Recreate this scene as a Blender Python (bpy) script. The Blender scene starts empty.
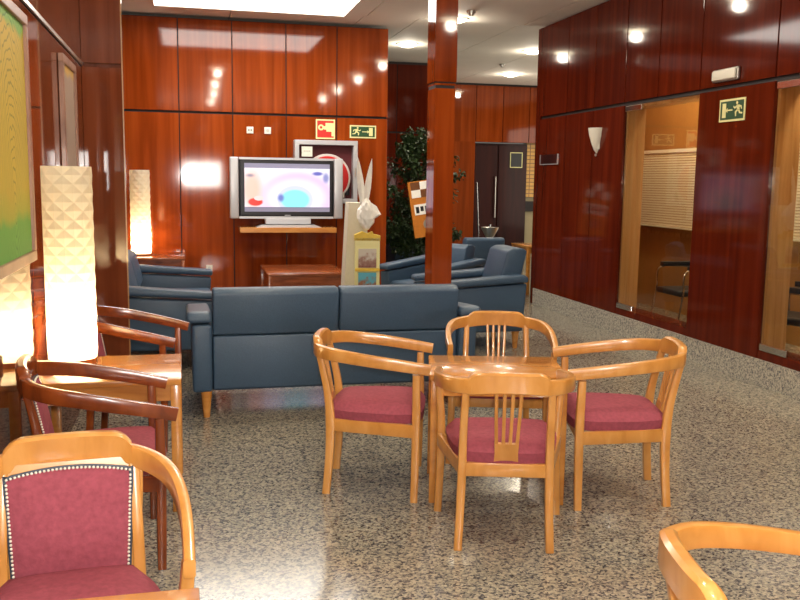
import bpy, bmesh, math, random
from mathutils import Vector, Matrix
random.seed(7)
C = bpy.context.scene.collection
PI = math.pi
ZC, ZP, ZS = 3.346, 2.266, 0.195          # ceiling, panel joint, granite plinth
XL, XR, YB = -0.68, 4.205, 10.864         # left wall, right wall, television wall

# ------------------------------------------------------------------ materials
def s2l(c):
    return tuple(((v/255)/12.92 if v/255 <= .04045 else ((v/255+.055)/1.055)**2.4) for v in c) + (1,)
def newmat(name):
    m = bpy.data.materials.new(name); m.use_nodes = True
    nt = m.node_tree; b = nt.nodes['Principled BSDF']
    return m, nt, b
def nd(nt, t, **k):
    n = nt.nodes.new(t)
    for a, v in k.items(): setattr(n, a, v)
    return n
def ramp(nt, stops, interp='LINEAR'):
    r = nd(nt, 'ShaderNodeValToRGB'); r.color_ramp.interpolation = interp
    e = r.color_ramp.elements
    e[0].position, e[0].color = stops[0]; e[1].position, e[1].color = stops[-1]
    for p, c in stops[1:-1]:
        x = e.new(p); x.color = c
    return r
def plain(name, rgb, rough=.5, metal=0, coat=0, spec=.5, noise=.0, nscale=30, bump=0):
    m, nt, b = newmat(name)
    b.inputs['Roughness'].default_value = rough; b.inputs['Metallic'].default_value = metal
    b.inputs['Coat Weight'].default_value = coat; b.inputs['Coat Roughness'].default_value = .06
    b.inputs['Specular IOR Level'].default_value = spec
    c = s2l(rgb); tc = nd(nt, 'ShaderNodeTexCoord')
    n = nd(nt, 'ShaderNodeTexNoise'); n.inputs['Scale'].default_value = nscale; n.inputs['Detail'].default_value = 4
    nt.links.new(tc.outputs['Object'], n.inputs['Vector'])
    lo = tuple(v*(1-noise) for v in c[:3])+(1,); hi = tuple(min(1, v*(1+noise)) for v in c[:3])+(1,)
    r = ramp(nt, [(.3, lo), (.7, hi)])
    nt.links.new(n.outputs['Fac'], r.inputs['Fac']); nt.links.new(r.outputs['Color'], b.inputs['Base Color'])
    if bump:
        bp = nd(nt, 'ShaderNodeBump'); bp.inputs['Strength'].default_value = bump; bp.inputs['Distance'].default_value = .004
        nt.links.new(n.outputs['Fac'], bp.inputs['Height']); nt.links.new(bp.outputs['Normal'], b.inputs['Normal'])
    return m
def wood(name, dark, mid, light, scale=(22, 22, 1.2), rough=.25, coat=.6, island=.3, coat_rough=.05, spec=.5):
    m, nt, b = newmat(name)
    tc = nd(nt, 'ShaderNodeTexCoord'); mp = nd(nt, 'ShaderNodeMapping'); mp.inputs['Scale'].default_value = scale
    geo = nd(nt, 'ShaderNodeNewGeometry')
    add = nd(nt, 'ShaderNodeVectorMath', operation='ADD')
    mul = nd(nt, 'ShaderNodeMath', operation='MULTIPLY'); mul.inputs[1].default_value = 37.
    nt.links.new(geo.outputs['Random Per Island'], mul.inputs[0])
    nt.links.new(tc.outputs['Object'], mp.inputs['Vector']); nt.links.new(mp.outputs['Vector'], add.inputs[0]); nt.links.new(mul.outputs[0], add.inputs[1])
    n = nd(nt, 'ShaderNodeTexNoise'); n.inputs['Scale'].default_value = 1; n.inputs['Detail'].default_value = 6; n.inputs['Distortion'].default_value = .6
    nt.links.new(add.outputs[0], n.inputs['Vector'])
    r = ramp(nt, [(.28, s2l(dark)), (.5, s2l(mid)), (.74, s2l(light))])
    nt.links.new(n.outputs['Fac'], r.inputs['Fac'])
    hs = nd(nt, 'ShaderNodeHueSaturation')
    mr = nd(nt, 'ShaderNodeMapRange'); mr.inputs['To Min'].default_value = 1-island; mr.inputs['To Max'].default_value = 1+island
    nt.links.new(geo.outputs['Random Per Island'], mr.inputs['Value']); nt.links.new(mr.outputs[0], hs.inputs['Value'])
    nt.links.new(r.outputs['Color'], hs.inputs['Color']); nt.links.new(hs.outputs['Color'], b.inputs['Base Color'])
    b.inputs['Roughness'].default_value = rough; b.inputs['Coat Weight'].default_value = coat; b.inputs['Coat Roughness'].default_value = coat_rough; b.inputs['Specular IOR Level'].default_value = spec
    return m
def emit(name, rgb, st):
    m, nt, b = newmat(name)
    b.inputs['Base Color'].default_value = s2l(rgb); b.inputs['Emission Color'].default_value = s2l(rgb); b.inputs['Emission Strength'].default_value = st
    return m

M = {}
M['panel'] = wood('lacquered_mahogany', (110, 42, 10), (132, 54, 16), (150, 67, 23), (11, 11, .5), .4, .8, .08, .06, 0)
M['shadedpanel'] = wood('shaded_red_mahogany', (70, 20, 9), (84, 26, 11), (98, 33, 14), (11, 11, .5), .4, .55, .12, .08, 0)  # darker red copy of panel; the right wall's dimness is put into the colour
M['brownpanel'] = wood('brown_lacquered_mahogany', (98, 46, 26), (114, 58, 34), (128, 68, 42), (11, 11, .5), .4, .8, .06, .035, 0)
M['darkpanel'] = wood('dark_mahogany', (34, 8, 8), (48, 12, 10), (60, 18, 12), (9, 9, .7), .5, .15, .1, .1, .2)
M['groove'] = plain('shadow_gap', (22, 8, 5), .6)
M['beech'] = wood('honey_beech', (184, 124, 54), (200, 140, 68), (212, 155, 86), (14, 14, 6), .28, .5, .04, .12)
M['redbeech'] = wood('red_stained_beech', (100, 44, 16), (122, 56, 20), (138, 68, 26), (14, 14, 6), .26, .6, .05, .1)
M['tablewood'] = wood('table_veneer', (176, 112, 46), (194, 130, 58), (206, 146, 74), (3, 16, 16), .25, .6, .04, .1)
M['browntable'] = wood('brown_veneer', (110, 52, 22), (146, 76, 38), (166, 92, 50), (4, 24, 24), .25, .6, .04, .1)
M['jamb'] = wood('light_jamb_wood', (156, 112, 66), (178, 134, 86), (192, 150, 104), (20, 20, 1), .25, .8, .05, .08)
M['rose'] = plain('rose_velour', (146, 72, 84), .9, noise=.14, nscale=60, bump=.3, spec=.2)
M['leather'] = plain('blue_leather', (58, 80, 102), .42, noise=.10, nscale=120, bump=.25, spec=.45)
M['leatherdark'] = plain('blue_leather_piping', (34, 46, 62), .5)
M['silver'] = plain('silver_plastic', (190, 190, 192), .35, metal=.35)
M['chrome'] = plain('chrome', (225, 225, 225), .12, metal=1)
M['steel'] = plain('brushed_steel', (190, 188, 180), .3, metal=.9)
M['black'] = plain('black_plastic', (22, 22, 26), .35)
M['blackseat'] = plain('black_vinyl', (26, 24, 30), .45)
M['white'] = plain('white_plastic', (226, 222, 206), .4)
M['paper'] = plain('white_paper', (250, 248, 238), .7, noise=.04)
M['board'] = plain('white_board', (214, 206, 184), .6, noise=.03)
M['ceiling'] = plain('ceiling_paint', (232, 226, 214), .8, noise=.02, nscale=3)
M['ceilgroove'] = plain('ceiling_joint', (120, 112, 100), .8)
M['tan'] = plain('office_wall_paint', (158, 112, 56), .6, noise=.06, nscale=4)
M['plaster'] = plain('hall_plaster', (170, 156, 122), .7, noise=.05, nscale=4)
M['blind'] = plain('blind_slat', (240, 232, 208), .5)
M['yellow'] = plain('yellow_board', (226, 190, 60), .5, noise=.05)
M['orange'] = plain('orange_board', (196, 116, 22), .5, noise=.08)
M['checkbrown'] = plain('brown_print', (110, 62, 16), .5)
M['red'] = plain('red_enamel', (196, 24, 22), .35)
M['hose'] = plain('white_hose', (200, 190, 184), .6)
M['maroon'] = plain('maroon_cabinet_back', (92, 16, 24), .6)
M['signcream'] = plain('sign_border', (232, 226, 160), .5)
M['signgreen'] = plain('sign_green', (22, 70, 34), .4)
M['signred'] = plain('sign_red', (200, 40, 30), .4)
M['leaf'] = plain('ficus_leaf', (44, 64, 30), .5, noise=.35, nscale=3)
M['bark'] = plain('ficus_bark', (84, 62, 42), .8, noise=.2)
M['pot'] = plain('dark_planter', (40, 34, 30), .5)
M['soil'] = plain('potting_soil', (40, 28, 20), .9)
M['pinkframe'] = wood('pale_frame_wood', (120, 84, 66), (150, 110, 90), (170, 130, 108), (20, 4, 4), .4, .2, .05)
M['downlight'] = emit('downlight_diffuser', (255, 240, 205), 14)
M['skylight'] = emit('luminous_ceiling_panel', (255, 250, 240), 3.2)

# glass
def glassmat():
    m, nt, b = newmat('door_glass')
    nt.nodes.remove(b); out = nt.nodes['Material Output']
    g = nd(nt, 'ShaderNodeBsdfGlossy'); g.inputs['Roughness'].default_value = 0.0; g.inputs['Color'].default_value = (1, 1, 1, 1)
    t = nd(nt, 'ShaderNodeBsdfTransparent'); t.inputs['Color'].default_value = (.86, .84, .78, 1)
    f = nd(nt, 'ShaderNodeFresnel'); f.inputs['IOR'].default_value = 1.5
    mu = nd(nt, 'ShaderNodeMath', operation='MULTIPLY_ADD'); mu.inputs[1].default_value = 1.0; mu.inputs[2].default_value = .0; mu.use_clamp = True
    mx = nd(nt, 'ShaderNodeMixShader')
    ge = nd(nt, 'ShaderNodeNewGeometry'); fr = nd(nt, 'ShaderNodeMath', operation='SUBTRACT'); fr.inputs[0].default_value = 1; nt.links.new(ge.outputs['Backfacing'], fr.inputs[1])
    m2 = nd(nt, 'ShaderNodeMath', operation='MULTIPLY'); nt.links.new(fr.outputs[0], m2.inputs[1])
    nt.links.new(f.outputs[0], mu.inputs[0]); nt.links.new(mu.outputs[0], m2.inputs[0]); nt.links.new(m2.outputs[0], mx.inputs[0]); nt.links.new(t.outputs[0], mx.inputs[1]); nt.links.new(g.outputs[0], mx.inputs[2])
    nt.links.new(mx.outputs[0], out.inputs['Surface'])
    return m
M['glass'] = glassmat()

def shademat():
    m, nt, b = newmat('lamp_paper')
    nt.nodes.remove(b); out = nt.nodes['Material Output']
    d = nd(nt, 'ShaderNodeBsdfDiffuse'); d.inputs['Color'].default_value = s2l((226, 218, 196))
    t = nd(nt, 'ShaderNodeBsdfTranslucent'); t.inputs['Color'].default_value = s2l((255, 240, 206))
    mx = nd(nt, 'ShaderNodeMixShader'); mx.inputs[0].default_value = .45
    nt.links.new(d.outputs[0], mx.inputs[1]); nt.links.new(t.outputs[0], mx.inputs[2]); nt.links.new(mx.outputs[0], out.inputs['Surface'])
    return m
M['lampshade'] = shademat()

def floormat(name='polished_granite', lift=0, rough=.16):
    m, nt, b = newmat(name)
    L = lambda c: s2l(tuple(min(255, v+lift) for v in c))
    tc = nd(nt, 'ShaderNodeTexCoord')
    v = nd(nt, 'ShaderNodeTexVoronoi'); v.inputs['Scale'].default_value = 118
    n0 = nd(nt, 'ShaderNodeTexNoise'); n0.inputs['Scale'].default_value = 60; n0.inputs['Detail'].default_value = 3
    mixv = nd(nt, 'ShaderNodeMix', data_type='VECTOR'); mixv.inputs['Factor'].default_value = .012
    nt.links.new(tc.outputs['Object'], n0.inputs['Vector'])
    nt.links.new(tc.outputs['Object'], mixv.inputs[4]); nt.links.new(n0.outputs['Color'], mixv.inputs[5])
    nt.links.new(mixv.outputs[1], v.inputs['Vector'])
    sep = nd(nt, 'ShaderNodeSeparateColor'); nt.links.new(v.outputs['Color'], sep.inputs[0])
    n1 = nd(nt, 'ShaderNodeTexNoise'); n1.inputs['Scale'].default_value = 42; n1.inputs['Detail'].default_value = 2
    nt.links.new(tc.outputs['Object'], n1.inputs['Vector'])
    ma = nd(nt, 'ShaderNodeMath', operation='MULTIPLY_ADD'); ma.inputs[1].default_value = 1.3; ma.inputs[2].default_value = -.65
    nt.links.new(n1.outputs['Fac'], ma.inputs[0])
    ad = nd(nt, 'ShaderNodeMath', operation='ADD'); nt.links.new(sep.outputs[0], ad.inputs[0]); nt.links.new(ma.outputs[0], ad.inputs[1])
    r = ramp(nt, [(0, L((66, 65, 68))), (.12, L((94, 92, 92))), (.28, L((126, 122, 113))), (.5, L((152, 145, 128))), (.8, L((172, 165, 146)))], 'CONSTANT')
    nt.links.new(ad.outputs[0], r.inputs['Fac'])
    br = nd(nt, 'ShaderNodeTexBrick'); br.offset = 0; br.inputs['Scale'].default_value = 1.0
    br.inputs['Brick Width'].default_value = .6; br.inputs['Row Height'].default_value = .6; br.inputs['Mortar Size'].default_value = .0015
    br.inputs['Color1'].default_value = (1, 1, 1, 1); br.inputs['Color2'].default_value = (.93, .93, .93, 1); br.inputs['Mortar'].default_value = (.6, .58, .55, 1)
    nt.links.new(tc.outputs['Object'], br.inputs['Vector'])
    mm = nd(nt, 'ShaderNodeMix', data_type='RGBA', blend_type='MULTIPLY'); mm.inputs['Factor'].default_value = 1
    nt.links.new(r.outputs['Color'], mm.inputs[6]); nt.links.new(br.outputs['Color'], mm.inputs[7])
    nt.links.new(mm.outputs[2], b.inputs['Base Color'])
    b.inputs['Roughness'].default_value = rough; b.inputs['Specular IOR Level'].default_value = .5
    return m
M['granite'] = floormat(); M['plinth'] = floormat('honed_granite', 22, .45)

# ------------------------------------------------------------------ mesh helpers
class MB:
    def __init__(s): s.bm = bmesh.new(); s.mi = 0
    def _tag(s, faces, mi):
        for f in faces: f.material_index = mi
    def box(s, x0, x1, y0, y1, z0, z1, mi=0, bevel=0, seg=2, M4=None):
        g = bmesh.ops.create_cube(s.bm, size=1)
        vs = g['verts']
        for v in vs:
            v.co = Vector(((x0+x1)/2+v.co.x*(x1-x0), (y0+y1)/2+v.co.y*(y1-y0), (z0+z1)/2+v.co.z*(z1-z0)))
        fs = set(f for v in vs for f in v.link_faces)
        s._tag(fs, mi)
        if bevel:
            es = list(set(e for v in vs for e in v.link_edges))
            r = bmesh.ops.bevel(s.bm, geom=es, offset=bevel, segments=seg, affect='EDGES', profile=.5)
            s._tag(r['faces'], mi)
            vs = list(set(v for f in r['faces'] for v in f.verts) | set(v for v in vs if v.is_valid))
        if M4 is not None:
            for v in vs: v.co = M4 @ v.co
        return s
    def cyl(s, p0, p1, r0, r1=None, n=20, mi=0, cap=True):
        r1 = r0 if r1 is None else r1
        p0, p1 = Vector(p0), Vector(p1); d = (p1-p0).normalized()
        a = d.orthogonal().normalized(); b = d.cross(a)
        ra = [s.bm.verts.new(p0+(a*math.cos(2*PI*i/n)+b*math.sin(2*PI*i/n))*r0) for i in range(n)]
        rb = [s.bm.verts.new(p1+(a*math.cos(2*PI*i/n)+b*math.sin(2*PI*i/n))*r1) for i in range(n)]
        for i in range(n):
            s.bm.faces.new((ra[i], ra[(i+1) % n], rb[(i+1) % n], rb[i])).material_index = mi
        if cap:
            s.bm.faces.new(ra[::-1]).material_index = mi; s.bm.faces.new(rb).material_index = mi
        return s
    def lathe(s, c, prof, n=28, mi=0, a0=0, a1=2*PI):
        full = abs(a1-a0-2*PI) < 1e-6; k = n if full else n+1
        rings = []
        for r, z in prof:
            rings.append([s.bm.verts.new((c[0]+r*math.cos(a0+(a1-a0)*i/n), c[1]+r*math.sin(a0+(a1-a0)*i/n), c[2]+z)) for i in range(k)])
        for A, B in zip(rings, rings[1:]):
            for i in range(n):
                j = (i+1) % k
                s.bm.faces.new((A[i], A[j], B[j], B[i])).material_index = mi
        return s
    def sweep(s, pts, secs, mi=0, up=Vector((0, 0, 1)), rnd=.3, sub=5, cap=True):
        """rounded rectangle (w sideways, h along up) swept along a smoothed path"""
        P = [Vector(p) for p in pts]; Q = []; S = []
        for i in range(len(P)-1):
            a = P[max(i-1, 0)]; b = P[i]; c = P[i+1]; d = P[min(i+2, len(P)-1)]
            for k in range(sub):
                t = k/sub
                Q.append(.5*((2*b)+(c-a)*t+(2*a-5*b+4*c-d)*t*t+(3*b-a-3*c+d)*t**3))
                S.append((secs[i][0]*(1-t)+secs[i+1][0]*t, secs[i][1]*(1-t)+secs[i+1][1]*t))
        Q.append(P[-1]); S.append(secs[-1])
        rings = []
        for i, q in enumerate(Q):
            t = (Q[min(i+1, len(Q)-1)]-Q[max(i-1, 0)]).normalized()
            side = t.cross(up).normalized(); u = side.cross(t).normalized()
            w, h = S[i]; r = rnd*min(w, h)
            ring = []
            for sx, sy, a0 in ((1, 1, 0), (-1, 1, 90), (-1, -1, 180), (1, -1, 270)):
                for a in (0, 45, 90):
                    an = math.radians(a0+a)
                    x = sx*(w/2-r)+r*math.cos(an); y = sy*(h/2-r)+r*math.sin(an)
                    ring.append(s.bm.verts.new(q+side*x+u*y))
            rings.append(ring)
        n = 12
        for A, B in zip(rings, rings[1:]):
            for i in range(n):
                s.bm.faces.new((A[i], A[(i+1) % n], B[(i+1) % n], B[i])).material_index = mi
        if cap:
            s.bm.faces.new(rings[0][::-1]).material_index = mi; s.bm.faces.new(rings[-1]).material_index = mi
        return s
    def prism(s, poly, d0, d1, M4=None, mi=0, bevel=0):
        """polygon (x,z) extruded along y from d0 to d1"""
        A = [s.bm.verts.new((x, d0, z)) for x, z in poly]; B = [s.bm.verts.new((x, d1, z)) for x, z in poly]
        fs = [s.bm.faces.new(A), s.bm.faces.new(B[::-1])]
        for i in range(len(poly)):
            j = (i+1) % len(poly); fs.append(s.bm.faces.new((A[j], A[i], B[i], B[j])))
        s._tag(fs, mi); vs = A+B
        if bevel:
            es = list(set(e for f in fs for e in f.edges))
            r = bmesh.ops.bevel(s.bm, geom=es, offset=bevel, segments=3, affect='EDGES', profile=.5)
            s._tag(r['faces'], mi); vs = list(set(v for f in r['faces'] for v in f.verts) | set(v for v in vs if v.is_valid))
        if M4 is not None:
            for v in vs: v.co = M4 @ v.co
        return s
    def build(s, name, mats, parent=None, smooth=False, **props):
        bmesh.ops.recalc_face_normals(s.bm, faces=s.bm.faces[:])
        me = bpy.data.meshes.new(name); s.bm.to_mesh(me); s.bm.free()
        for m in (mats if isinstance(mats, (list, tuple)) else [mats]): me.materials.append(M[m] if isinstance(m, str) else m)
        if smooth:
            for p in me.polygons: p.use_smooth = True
            try:
                me.set_sharp_from_angle(angle=math.radians(38))
            except Exception: pass
        o = bpy.data.objects.new(name, me); C.objects.link(o)
        if parent: o.parent = parent
        for k, v in props.items(): o[k] = v
        return o
def thing(name, label, cat, loc=(0, 0, 0), rz=0, group=None):
    o = bpy.data.objects.new(name, None); C.objects.link(o); o.empty_display_size = .1
    o.location = loc; o.rotation_euler = (0, 0, rz); o['label'] = label; o['category'] = cat
    if group: o['group'] = group
    return o
def tag(o, label, cat, group=None):
    o['label'] = label; o['category'] = cat
    if group: o['group'] = group
    return o
def struct(o): o['kind'] = 'structure'; return o
def dup(root, loc, rz, label, group=None):
    def rec(o, par):
        c = o.copy(); C.objects.link(c); c.parent = par
        for ch in list(o.children): rec(ch, c)
        return c
    r = rec(root, None); r.location = loc; r.rotation_euler = (0, 0, rz); r['label'] = label
    if group: r['group'] = group
    return r
def swapmat(root, frm, to):
    for ch in root.children_recursive:
        if ch.type == 'MESH' and any(s.material == M[frm] for s in ch.material_slots):
            for s in ch.material_slots:
                if s.material == M[frm]: s.link = 'OBJECT'; s.material = M[to]
R = math.radians

# ------------------------------------------------------------------ the room
m = MB(); m.box(-1.0, 10, -4.0, 18, -.1, 0); struct(m.build('floor', 'granite'))
# ceiling in long boards with joints, luminous panel set in it
m = MB(); m.box(-1, 10, -4, 18, ZC+.05, ZC+.15, 1)
xs = [-.9, .55, 2.05, 2.7, 3.95, 5.02, 6.3, 7.6, 9.9]; ys = [-3.9, -1.4, 1.1, 3.6, 6.1, 8.6, 10.15, 12.9, 15.4, 17.9]
for a, b in zip(xs, xs[1:]):
    for c, d in zip(ys, ys[1:]):
        z = ZC if c < 10.1 else ZC+.03
        m.box(a+.005, b-.005, c+.001, d-.001, z, ZC+.06, 0)
struct(m.build('ceiling', ['ceiling', 'ceilgroove']))
t = thing('ceiling_light_panel', 'large glowing white rectangular light panel in the ceiling before the television wall', 'ceiling light', (.755, 9.4, ZC))
MB().box(-1.035, 1.035, -.72, .76, -.012, 0).build('diffuser', 'skylight', t)
m = MB()
for a, b, c, d in ((-1.06, -1.035, -.745, .785), (1.035, 1.06, -.745, .785), (-1.035, 1.035, -.745, -.72), (-1.035, 1.035, .76, .785)): m.box(a, b, c, d, -.018, 0)
m.build('frame', 'ceiling', t)

def panels(m, axis, pos, thick, edges, zs, gap=.006, hgap=.014):
    """lacquered panels; axis 'x' = wall plane at x=pos, 'y' = at y=pos; thick signed away from room"""
    for a, b in zip(edges, edges[1:]):
        for z0, z1 in zip(zs, zs[1:]):
            lo, hi = min(a, b)+gap, max(a, b)-gap; z0_, z1_ = z0+hgap, z1-hgap
            if z0 == zs[0]: z0_ = z0
            if z1 == zs[-1]: z1_ = z1
            p0, p1 = min(pos, pos+thick), max(pos, pos+thick)
            if axis == 'y': m.box(lo, hi, p0, p1, z0_, z1_, 0, .0015, 1)
            else: m.box(p0, p1, lo, hi, z0_, z1_, 0, .0015, 1)
# television wall
m = MB(); panels(m, 'y', YB, .03, [-.68, -.047, .573, 1.21, 1.828, 2.469], [0, ZP, ZC-.012])
m.box(-.75, 2.46, YB+.03, YB+.2, 0, ZC, 1); m.box(2.44, 2.469, YB+.032, YB+.2, 0, ZC-.012, 0)
struct(m.build('wall_back', ['panel', 'groove']))
# left wall with a pillar
m = MB(); panels(m, 'x', XL, -.03, [-4, -1.6, .8, 3.1, 4.29, 6.0, 6.65, 8.9, YB], [0, ZP, ZC-.012], gap=.003)
m.box(XL-.15, XL-.031, -4, YB, 0, ZC, 1); struct(m.build('wall_left', ['brownpanel', 'groove']))
m = MB(); panels(m, 'y', 6.6, .03, [-.68, -.412], [0, ZP, ZC-.012], gap=0.001); m.box(-.678, -.418, 6.63, 6.84, 0, ZC-.012, 0)
m.box(-.414, -.405, 6.598, 6.612, 0, ZC-.012, 2)
struct(m.build('wall_pillar', ['brownpanel', 'groove', 'jamb']))
m = MB(); m.box(XL, XL+.012, 3.0, 6.6, ZP-.008, ZP+.012); struct(m.build('trim_left', 'steel'))
# column
m = MB(); panels(m, 'y', 7.0, .22, [1.98, 2.15], [0, ZP-.01, ZP+.03, ZC], gap=0, hgap=.012)
m.box(1.985, 2.145, 7.005, 7.215, 0, ZC, 1); m.box(1.974, 2.158, 6.994, 7.226, ZP+.03, ZC-.002, 0)
struct(m.build('wall_column', ['panel', 'groove']))
# right wall: openings for two glazed doors
o1 = (6.74, 8.04); o2 = (4.2, 5.75)
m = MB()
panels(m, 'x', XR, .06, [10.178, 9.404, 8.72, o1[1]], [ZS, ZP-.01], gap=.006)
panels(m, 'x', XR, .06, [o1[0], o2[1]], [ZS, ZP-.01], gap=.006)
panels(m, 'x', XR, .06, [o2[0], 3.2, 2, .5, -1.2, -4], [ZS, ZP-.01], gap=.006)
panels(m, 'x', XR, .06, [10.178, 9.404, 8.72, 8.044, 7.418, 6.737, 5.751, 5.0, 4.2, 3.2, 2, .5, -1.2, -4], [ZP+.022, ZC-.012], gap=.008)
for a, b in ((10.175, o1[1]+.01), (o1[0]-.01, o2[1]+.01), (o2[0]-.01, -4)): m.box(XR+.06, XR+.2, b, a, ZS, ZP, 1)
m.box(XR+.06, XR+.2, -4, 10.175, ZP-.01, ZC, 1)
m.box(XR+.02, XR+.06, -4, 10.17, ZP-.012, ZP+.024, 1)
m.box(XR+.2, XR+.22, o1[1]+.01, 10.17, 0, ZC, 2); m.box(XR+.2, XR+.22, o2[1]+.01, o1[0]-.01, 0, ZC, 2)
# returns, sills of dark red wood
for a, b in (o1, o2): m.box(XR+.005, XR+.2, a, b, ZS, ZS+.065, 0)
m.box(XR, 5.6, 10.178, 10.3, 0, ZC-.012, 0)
struct(m.build('wall_right', ['shadedpanel', 'groove', 'tan']))
m = MB(); m.box(XR-.012, XR+.21, -4, 10.19, 0, ZS); struct(m.build('baseboard_right', 'plinth'))
# glazed doors
def glass_door(n, y0, y1):
    m = MB(); m.box(XR+.03, XR+.22, y1-.03, y1, ZS+.065, ZP-.012); m.box(XR+.03, XR+.22, y0, y0+.03, ZS+.065, ZP-.012)
    m.box(XR+.03, XR+.22, y0, y1, ZP-.04, ZP-.012)
    f = struct(m.build('door_%d' % n, 'jamb'))
    MB().box(XR+.008, XR+.018, y0+.012, y1-.012, ZS+.075, ZP-.02).build('glass_pane', 'glass', f)
    for z in (ZS+.07, ZP-.07):
        m = MB(); m.box(XR-.001, XR+.027, y1-.33, y1-.02, z, z+.052, bevel=.004); m.build('patch_fitting', 'chrome', f)
    return f
glass_door(1, *o1); glass_door(2, *o2)
# office behind the glass
m = MB(); m.box(5.6, 5.72, -4, 10.3, 0, ZC, 0); struct(m.build('wall_office', 'tan'))
m = MB(); m.box(5.57, 5.6, -4, 10.3, .9, .94); struct(m.build('trim_1', 'jamb'))
def blind(y0, y1, label):
    t = thing('window_blind', label, 'blind', (5.5, (y0+y1)/2, 0), 0, 'office blinds'); h = (y1-y0)/2
    m = MB()
    z = 1.84; k = 0
    while z > 1.02:
        mt = Matrix.Translation((0, 0, z)) @ Matrix.Rotation(R(-52), 4, 'Y')
        m.box(-.014, .014, -h, h, -.0009, .0009, M4=mt); z -= .029; k += 1
    m.build('slats', 'blind', t)
    MB().box(-.02, .02, -h-.01, h+.01, 1.86, 1.9, bevel=.003).build('head_rail', 'white', t)
    MB().box(-.015, .015, -h, h, .99, 1.01, bevel=.003).build('bottom_rail', 'white', t)
blind(8.7, 10.05, 'cream slatted blind behind the narrower glass door'); blind(5.3, 7.3, 'cream slatted blind behind the glass door at the right edge')
# hall beyond the column
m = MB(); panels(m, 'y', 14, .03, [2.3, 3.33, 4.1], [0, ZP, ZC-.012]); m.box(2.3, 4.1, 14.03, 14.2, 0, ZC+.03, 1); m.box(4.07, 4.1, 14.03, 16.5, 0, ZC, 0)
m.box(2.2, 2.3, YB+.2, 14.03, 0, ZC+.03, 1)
struct(m.build('wall_hall', ['shadedpanel', 'groove']))
m = MB(); panels(m, 'y', 16.5, .03, [4.1, 4.8, 5.5, 6.05, 6.6, 7.2, 8.2], [ZP, ZC-.012]); panels(m, 'y', 16.5, .03, [4.1, 4.8, 5.5], [0, ZP])
m.box(4.1, 5.5, 16.53, 16.7, 0, ZC+.03, 1); m.box(5.5, 8.2, 16.53, 16.7, ZP, ZC+.03, 1)
m.box(6.62, 8.2, 16.75, 16.85, 0, ZP, 2)
struct(m.build('wall_far', ['panel', 'groove', 'plaster']))
m = MB(); m.box(8.2, 8.3, 10.3, 18, 0, ZC+.03); m.box(5.6, 8.3, 10.2, 10.3, 0, ZC+.03); struct(m.build('wall_corridor', 'plaster'))
m = MB(); m.box(XL-.15, 6, -4.1, -4, 0, ZC); struct(m.build('wall_front', 'panel'))
# dark doors at the far end
f = struct(MB().box(5.5, 6.62, 16.62, 16.7, .02, ZP-.02).build('door_3', 'darkpanel'))
for a, b in ((5.53, 5.98), (6.02, 6.58)):
    MB().box(a, b, 16.59, 16.62, .05, ZP-.06, bevel=.004).build('door_leaf', 'darkpanel', f)
MB().cyl((5.95, 16.55, .8), (5.95, 16.55, 1.6), .015).build('door_pull', 'steel', f)
# glass-block wall, lit yellow, beside the doors
def tilemat():
    m, nt, b = newmat('yellow_tile')
    tc = nd(nt, 'ShaderNodeTexCoord'); mp = nd(nt, 'ShaderNodeMapping'); mp.inputs['Rotation'].default_value = (R(90), 0, 0)
    br = nd(nt, 'ShaderNodeTexBrick'); br.offset = 0; br.inputs['Scale'].default_value = 1
    br.inputs['Brick Width'].default_value = .14; br.inputs['Row Height'].default_value = .075; br.inputs['Mortar Size'].default_value = .008
    br.inputs['Color1'].default_value = s2l((222, 168, 60)); br.inputs['Color2'].default_value = s2l((204, 150, 50)); br.inputs['Mortar'].default_value = s2l((120, 74, 24))
    nt.links.new(tc.outputs['Object'], mp.inputs[0]); nt.links.new(mp.outputs[0], br.inputs[0]); nt.links.new(br.outputs[0], b.inputs['Base Color']); b.inputs['Roughness'].default_value = .3
    return m
M['tile'] = tilemat()
m = MB(); m.box(6.64, 7.4, 16.7, 16.75, 1.2, ZP); struct(m.build('trim_2', 'tile'))
m = MB(); m.box(6.64, 7.4, 16.68, 16.75, .92, 1.12); struct(m.build('trim_3', 'groove'))

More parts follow.
